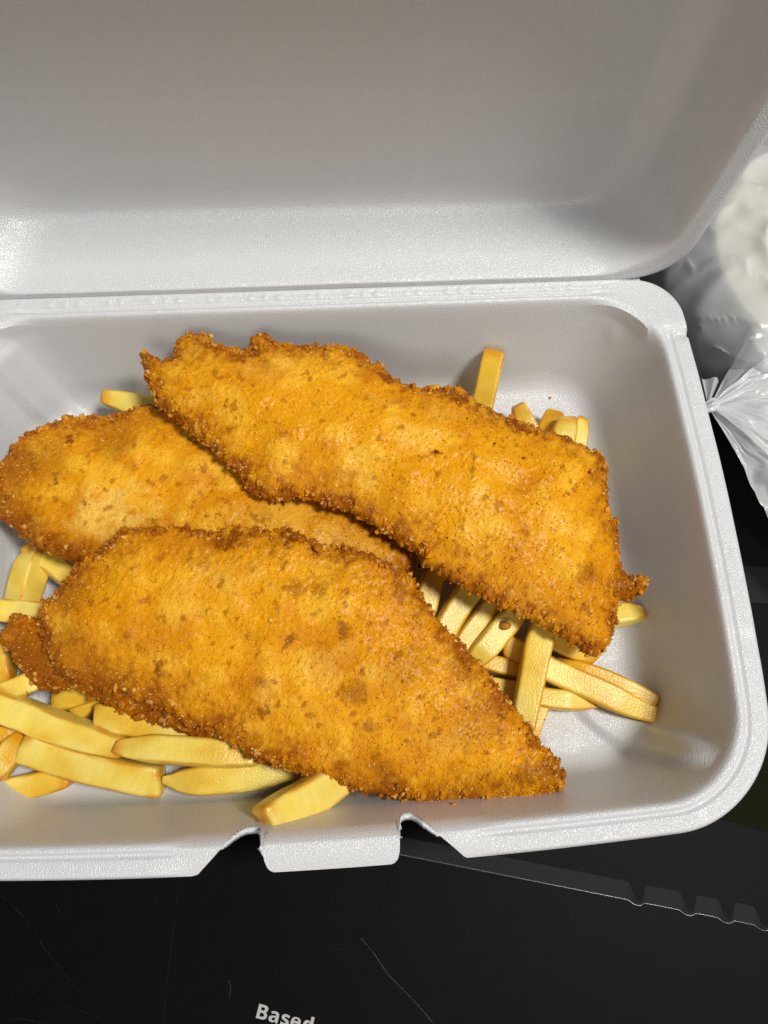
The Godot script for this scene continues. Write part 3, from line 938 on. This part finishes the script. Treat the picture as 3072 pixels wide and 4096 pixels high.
func build_fries() -> void:
	for i in FRIES.size():
		add_fry(FRIES[i], 300 + i, FRIES[i][11])
	# the bed of fries that carries the fillets
	var bed := [
		[-80, -35.4, -35, -20, -35.4, -28, 4], [-70, -35.4, -18, -8, -35.4, -12, 3], [-78, -35.4, 2, -22, -35.4, -4, 5], [-12, -35.4, -45, 30, -35.4, -20, 2], [20, -35.4, -48, 70, -35.4, -30, 6],
		[5, -35.4, -5, 50, -35.4, -12, 1], [38, -35.4, -8, 82, -35.4, -2, 2], [-60, -35.4, 22, 0, -35.4, 30, 3], [-45, -35.4, 40, 15, -35.4, 46, 2], [5, -35.4, 20, 40, -35.4, 52, 1],
		[-62, -27.6, -38, -50, -27.6, 6, 2], [-35, -27.6, -40, -30, -27.6, 10, 3], [-8, -27.6, -40, 0, -27.6, 8, 1], [24, -27.6, -46, 34, -27.6, 4, 2], [56, -28.0, -40, 64, -28.0, 12, 2], [-50, -28.0, 14, -38, -28.0, 38, 1], [-18, -28.0, 14, -12, -28.6, 44, 2], [12, -28.0, 16, 20, -29.0, 44, 1],
	]
	for i in bed.size():
		var q: Array = bed[i]
		add_fry([q[0], q[1], q[2], q[3], q[4], q[5], 7.6, 7.4, q[6] * 0.4, i % 2, 5.0 * (i % 5) - 10.0], 400 + i, "fry buried in the bed of fries under the fish fillets")


# ---------------------------------------------------------------- bag and tub
func build_bag() -> void:
	var tub := thing("round_tub", "cream round tub showing through the plastic bag on the right", "tub")
	tub.position = w(190.0, -RIM, -98.0)
	var body_prof := [[0.0, 0.0], [36.0, 0.0], [38.0, 1.5], [47.0, 30.0], [47.5, 32.0]]
	var lid_prof := [[47.6, 29.5], [49.6, 29.8], [50.2, 31.0], [50.0, 33.2], [48.8, 34.2], [46.5, 34.0], [45.5, 32.6], [44.0, 32.2], [0.0, 32.6]]
	part(tub, "tub_body", lathe(body_prof, 64), mats.cream)
	part(tub, "tub_lid", lathe(lid_prof, 64), mats.cream)
	var bag := thing("plastic_bag", "thin translucent white plastic bag knotted beside the container", "bag")
	# body: film draped over the tub, pulled together at the knot
	var n := noise(61, 0.022, 3)
	var n2 := noise(62, 0.05, 2)
	var knot := Vector3(128.0, -14.0, -42.0)
	var cols := 240
	var rows := 120
	var p := PackedVector3Array()
	var cx := 193.0
	var cz := -98.0
	for r in rows + 1:
		for c in cols:
			var a := TAU * c / cols
			var u := float(r) / rows
			var rad := 70.0 * sin(u * PI / 2.0 * 1.0)
			var hgt := 50.0 * pow(cos(u * PI / 2.0), 0.55)
			var x := cx + rad * cos(a)
			var z := cz + rad * 1.02 * sin(a)
			var y := -RIM + 0.4 + hgt
			var fold := 3.0 * pow(1.0 - absf(n.get_noise_3d(x * 0.9, y * 0.5, z * 0.9)), 7.0) + 1.6 * pow(1.0 - absf(n2.get_noise_3d(x * 0.8 + 40.0, y * 0.5, z * 0.8)), 8.0) + 2.0 * n.get_noise_3d(x, y, z + 200.0)
			y += fold * ramp(hgt, 2.0, 12.0)
			x += 2.5 * n.get_noise_2d(z, y) * u
			# drawn towards the knot
			var dk := Vector2(x - knot.x, z - knot.z).length()
			var pull := exp(-dk * dk / 900.0)
			y += pull * 12.0
			p.append(w(maxf(x, 122.5), y, z))
	part(bag, "bag_body", to_mesh(p, grid_index(cols, rows + 1, true, true)), mats.film)
	# gathered mouth: two loose layers of film fanning out of the knot
	for layer in 2:
		var q := PackedVector3Array()
		var fc := 200
		var fr := 44
		for r in fr + 1:
			for c in fc + 1:
				var t := float(c) / fc
				var a := lerpf(deg_to_rad([-60.0, -50.0][layer]), deg_to_rad([52.0, 66.0][layer]), t)
				var u := float(r) / fr
				var rad := 1.0 + 66.0 * u
				var wav := a * 34.0 + layer * 77.0 + 14.0 * n.get_noise_2d(a * 25.0, u * 90.0 + layer * 40.0)
				var ple := 2.6 * n2.get_noise_2d(wav, u * 12.0) + 0.9 * absf(n2.get_noise_2d(wav * 3.1, u * 20.0 + 9.0))
				var amp := 0.25 + 4.2 * u * (1.0 - 0.45 * u)
				var edge := minf(t, 1.0 - t)
				# the free edge rolls under
				var roll := (1.0 - ramp(edge, 0.0, 0.10)) * u
				var y := knot.y + 2.0 - layer * 1.5 + 13.0 * sin(u * PI * 0.6) * ramp(edge, -0.15, 0.35) + ple * amp - 6.0 * u * u - 4.0 * roll - layer * 6.0 * u
				var bow := 1.0 + 0.10 * n.get_noise_2d(a * 60.0 + layer * 9.0, 3.0) * u
				var turn := a + 0.10 * sin(u * 4.0 + layer) * (1.0 - t)
				q.append(w(knot.x + rad * cos(turn) * bow, y, knot.z + rad * sin(turn) * bow))
		part(bag, "gathered_mouth", to_mesh(q, grid_index(fc + 1, fr + 1, false, true)), mats.gather)
	# the twisted knot with its small loose end
	var k := PackedVector3Array()
	for r in 15:
		for c in 28:
			var u := r / 14.0
			var a := TAU * c / 28.0 + u * 1.5
			var rad := 0.7 + 1.5 * sin(u * PI) + 0.4 * sin(a * 5.0)
			k.append(w(knot.x - 3.0 + 6.0 * u, knot.y + 2.0 + rad * sin(a), knot.z + 1.0 - 2.0 * u + rad * cos(a)))
	part(bag, "knot", to_mesh(k, grid_index(28, 15, true, false)), mats.gather)
	var e := PackedVector3Array()
	for r in 10:
		for c in 9:
			var u := r / 9.0
			var v := c / 8.0 - 0.5
			e.append(w(knot.x - 1.0 + 1.5 * u + 6.0 * v * u, knot.y + 2.0 + 2.0 * u + 1.6 * sin(v * 7.0) * u, knot.z - 1.0 - 8.0 * u + 2.0 * v))
	part(bag, "loose_end", to_mesh(e, grid_index(9, 10, false, false)), mats.film)


func lathe(prof: Array, segs: int) -> ArrayMesh:
	var p := PackedVector3Array()
	for r in prof.size():
		for s in segs:
			var a := TAU * s / segs
			p.append(Vector3(prof[r][0] * cos(a), prof[r][1], prof[r][0] * sin(a)) * 0.001)
	return to_mesh(p, grid_index(segs, prof.size(), true, false))


# ---------------------------------------------------------------- table
func build_table() -> void:
	var top := MeshInstance3D.new()
	top.name = "tabletop"
	var h := 0.45
	var p := PackedVector3Array([Vector3(-h, 0, -h), Vector3(h, 0, -h), Vector3(h, 0, h), Vector3(-h, 0, h)])
	var uv := PackedVector2Array()
	for v in p:
		uv.append(Vector2((v.x * 1000.0 + 150.0) / 320.0, (v.z * 1000.0 - 80.0) / 80.0))
	top.mesh = to_mesh(p, PackedInt32Array([0, 1, 2, 0, 2, 3]), PackedColorArray(), uv)
	top.material_override = mats.table
	top.set_meta("kind", "structure")
	top.set_meta("label", "black grained board with fine scratches and grey lettering")
	add_child(top)
	var font := SystemFont.new()
	font.font_names = PackedStringArray(["Droid Sans"])
	font.font_weight = 700
	var tm := TextMesh.new()
	tm.text = "Based"
	tm.font = font
	tm.font_size = 32
	tm.pixel_size = 0.0050 / 32.0
	tm.depth = 0.0001
	tm.horizontal_alignment = HORIZONTAL_ALIGNMENT_LEFT
	tm.vertical_alignment = VERTICAL_ALIGNMENT_BOTTOM
	var le := part(top, "lettering", tm, mats.ink)
	le.transform = Transform3D(Basis(Vector3.UP, deg_to_rad(-17.0)) * Basis(Vector3.RIGHT, -PI / 2) * Basis.from_scale(Vector3(1.2, 1.0, 1.0)), Vector3(-0.0262, 0.0002, 0.1303))


func build_tape() -> void:
	# clear packing strip with a crimped edge, lying on the board in front of the box
	var a := Vector2(2.0, 80.0)
	var b := Vector2(150.0, 116.5)
	var dir := (b - a).normalized()
	var side := Vector2(-dir.y, dir.x)
	var len := a.distance_to(b)
	var p := PackedVector3Array()
	var steps := 420
	var dips := [91.0, 106.5, 118.0, 129.0, 140.0]
	for r in 7:
		var v := r / 6.0
		for i in steps + 1:
			var s := len * i / steps
			var q := a + dir * s
			var dip := 0.0
			for d in dips:
				# a slow slope down to the crimp, then a sharp rise
				var e: float = s - d
				dip = maxf(dip, (1.0 - ramp(-e, 0.2, 3.4)) if e < 0.0 else (1.0 - ramp(e, 0.6, 2.6)))
			var wide := lerpf(5.0, 1.4, dip)
			var y := 0.3 + 0.2 * sin(v * PI) + 1.4 * sin(v * PI) * dip
			q += side * (v * wide + dip * 4.6)
			p.append(w(q.x, y - RIM, q.y))
	var o := thing("plastic_strip", "clear crimped plastic strip on the black board, bottom right", "plastic strip")
	part(o, "film", to_mesh(p, grid_index(steps + 1, 7, false, false)), mats.clear)
	# its rolled front edge
	for r in [6]:
		var e := PackedVector3Array()
		for i in steps + 1:
			var at := p[r * (steps + 1) + i]
			for k in 8:
				var a8 := TAU * k / 8.0
				e.append(at + Vector3(side.x * cos(a8), sin(a8), side.y * cos(a8)) * 0.00016)
		part(o, "rolled_edge", to_mesh(e, grid_index(8, steps + 1, true, false)), mats.edge)
	var c := PackedVector3Array()
	for v in [[122.0, 62.0], [210.0, 80.0], [210.0, 115.0], [118.0, 85.0]]:
		c.append(w(v[0], 0.4 - RIM, v[1]))
	var card := part(self, "olive_sheet", to_mesh(c, PackedInt32Array([0, 1, 2, 0, 2, 3])), mats.olive)
	tag(card, "dark olive sheet on the board past the right front corner", "sheet")
	var t := PackedVector3Array()
	for i in 41:
		for r in 5:
			var x := lerpf(118.0, 210.0, i / 40.0)
			t.append(w(x, 0.3 + 0.6 * sin(r / 4.0 * PI) - RIM, 2.0 + 0.12 * (x - 118.0) + r * 3.2))
	var tape := part(self, "tape_band", to_mesh(t, grid_index(5, 41, false, true)), mats.clear)
	tag(tape, "clear tape band on the dark board beside the right rim", "tape")


func build_crumbs() -> void:
	for q in [[83.5, -39.6, -61.0, 0.8, "tiny orange crumb lying in the tray near the back right wall"], [33.0, -14.6, 75.0, 0.7, "tiny brown crumb below the front edge of the front fillet"], [54.6, -22.6, 24.6, 1.25, "brown crumb stuck on the pale fry between the fillets"]]:
		var o := part(self, "crumb", lump_mesh(q[3], int(q[0]), Vector3(0.50, 0.19, 0.02)), mats.crust)
		o.position = w(q[0], q[1], q[2])
		tag(o, q[4], "crumb", "loose crumbs")


func lamp(called: String, at: Vector3, size: Vector2, energy: float, tint: Color) -> void:
	var l := AreaLight3D.new()
	l.name = called
	l.area_size = size
	l.light_energy = energy
	l.light_color = tint
	l.shadow_enabled = true
	l.transform = Transform3D(Basis(), at).looking_at(Vector3(0.0, 0.04, 0.0), Vector3.BACK)
	add_child(l)


func _ready() -> void:
	rng.seed = 7
	# camera: a phone held above the front of the box, looking steeply down
	var cam := Camera3D.new()
	cam.name = "camera"
	cam.fov = 67.37
	cam.near = 0.01
	cam.far = 20.0
	var p := deg_to_rad(71.21)
	var yw := deg_to_rad(-8.37)
	var rl := deg_to_rad(5.26)
	cam.transform = Transform3D(Basis(Vector3.UP, yw) * Basis(Vector3.RIGHT, -p) * Basis(Vector3.BACK, rl), w(7.61, 212.05, 64.86))
	add_child(cam)
	cam.current = true
	var env := Environment.new()
	env.background_mode = Environment.BG_COLOR
	env.background_color = Color(0.36, 0.36, 0.365)
	env.tonemap_mode = Environment.TONE_MAPPER_LINEAR
	env.tonemap_exposure = 0.93
	env.sdfgi_enabled = true
	env.ssao_enabled = true
	env.ssil_enabled = true
	var we := WorldEnvironment.new()
	we.name = "environment"
	we.environment = env
	add_child(we)
	# ceiling lamp at right; broad fill added behind the viewer to brighten the lid
	lamp("ceiling_lamp", Vector3(0.6, 1.4, 0.13), Vector2(0.3, 0.3), 2.25, Color(1.0, 0.985, 0.96))
	lamp("ceiling_lamp_001", Vector3(-0.2, 1.0, 1.15), Vector2(0.8, 0.6), 0.6, Color(1.0, 0.98, 0.95))

	make_materials()
	build_table()
	build_box()
	build_fillet("fish_fillet", "long breaded fillet lying at the back, with a small horn at each end", FILLET_BACK, {"plane": FILLET_BACK_PLANE, "axis": Vector2(0.83, 0.56), "half": 85.0, "bend": 2.5, "round": 20.0, "top": 8.5, "bottom": 6.0, "shift": 0.0, "bias": -0.34, "pale": 0.02, "rim": 6.5, "crumbs": 15000, "pale_spots": FILLET_BACK_PALE, "brown_spots": FILLET_BACK_BROWN, "steps": FILLET_BACK_STEPS, "flecks": FILLET_BACK_FLECKS})
	build_fillet("fish_fillet", "breaded fillet at the left, half covered by the other two", FILLET_LEFT, {"plane": FILLET_LEFT_PLANE, "axis": Vector2(0.97, 0.24), "half": 70.0, "bend": 1.0, "round": 18.0, "top": 7.5, "bottom": 5.5, "shift": 500.0, "bias": -0.12, "pale": 0.02, "rim": 8.0, "crumbs": 11000, "pale_spots": FILLET_LEFT_PALE, "brown_spots": FILLET_LEFT_BROWN, "steps": [], "flecks": []})
	var front := build_fillet("fish_fillet", "wide breaded fillet in front, with a ragged tail at the left", FILLET_FRONT, {"plane": FILLET_FRONT_PLANE, "axis": Vector2(0.9, 0.42), "half": 85.0, "bend": 2.0, "round": 22.0, "top": 9.5, "bottom": 6.0, "shift": 1000.0, "bias": -0.22, "pale": 0.06, "rim": 7.5, "crumbs": 18000, "pale_spots": FILLET_FRONT_PALE, "brown_spots": FILLET_FRONT_BROWN, "steps": [], "flecks": []})
	build_fillet("", "", FILLET_FLAP, {"plane": FILLET_FLAP_PLANE, "axis": Vector2(0.9, 0.42), "half": 85.0, "bend": 0.0, "round": 8.0, "top": 4.0, "bottom": 2.5, "shift": 1500.0, "bias": 0.35, "pale": 0.3, "rim": 10.0, "crumbs": 2600, "pale_spots": [], "brown_spots": FILLET_FRONT_BROWN, "steps": [], "flecks": []}, front)
	build_fries()
	build_bag()
	build_tape()
	build_crumbs()
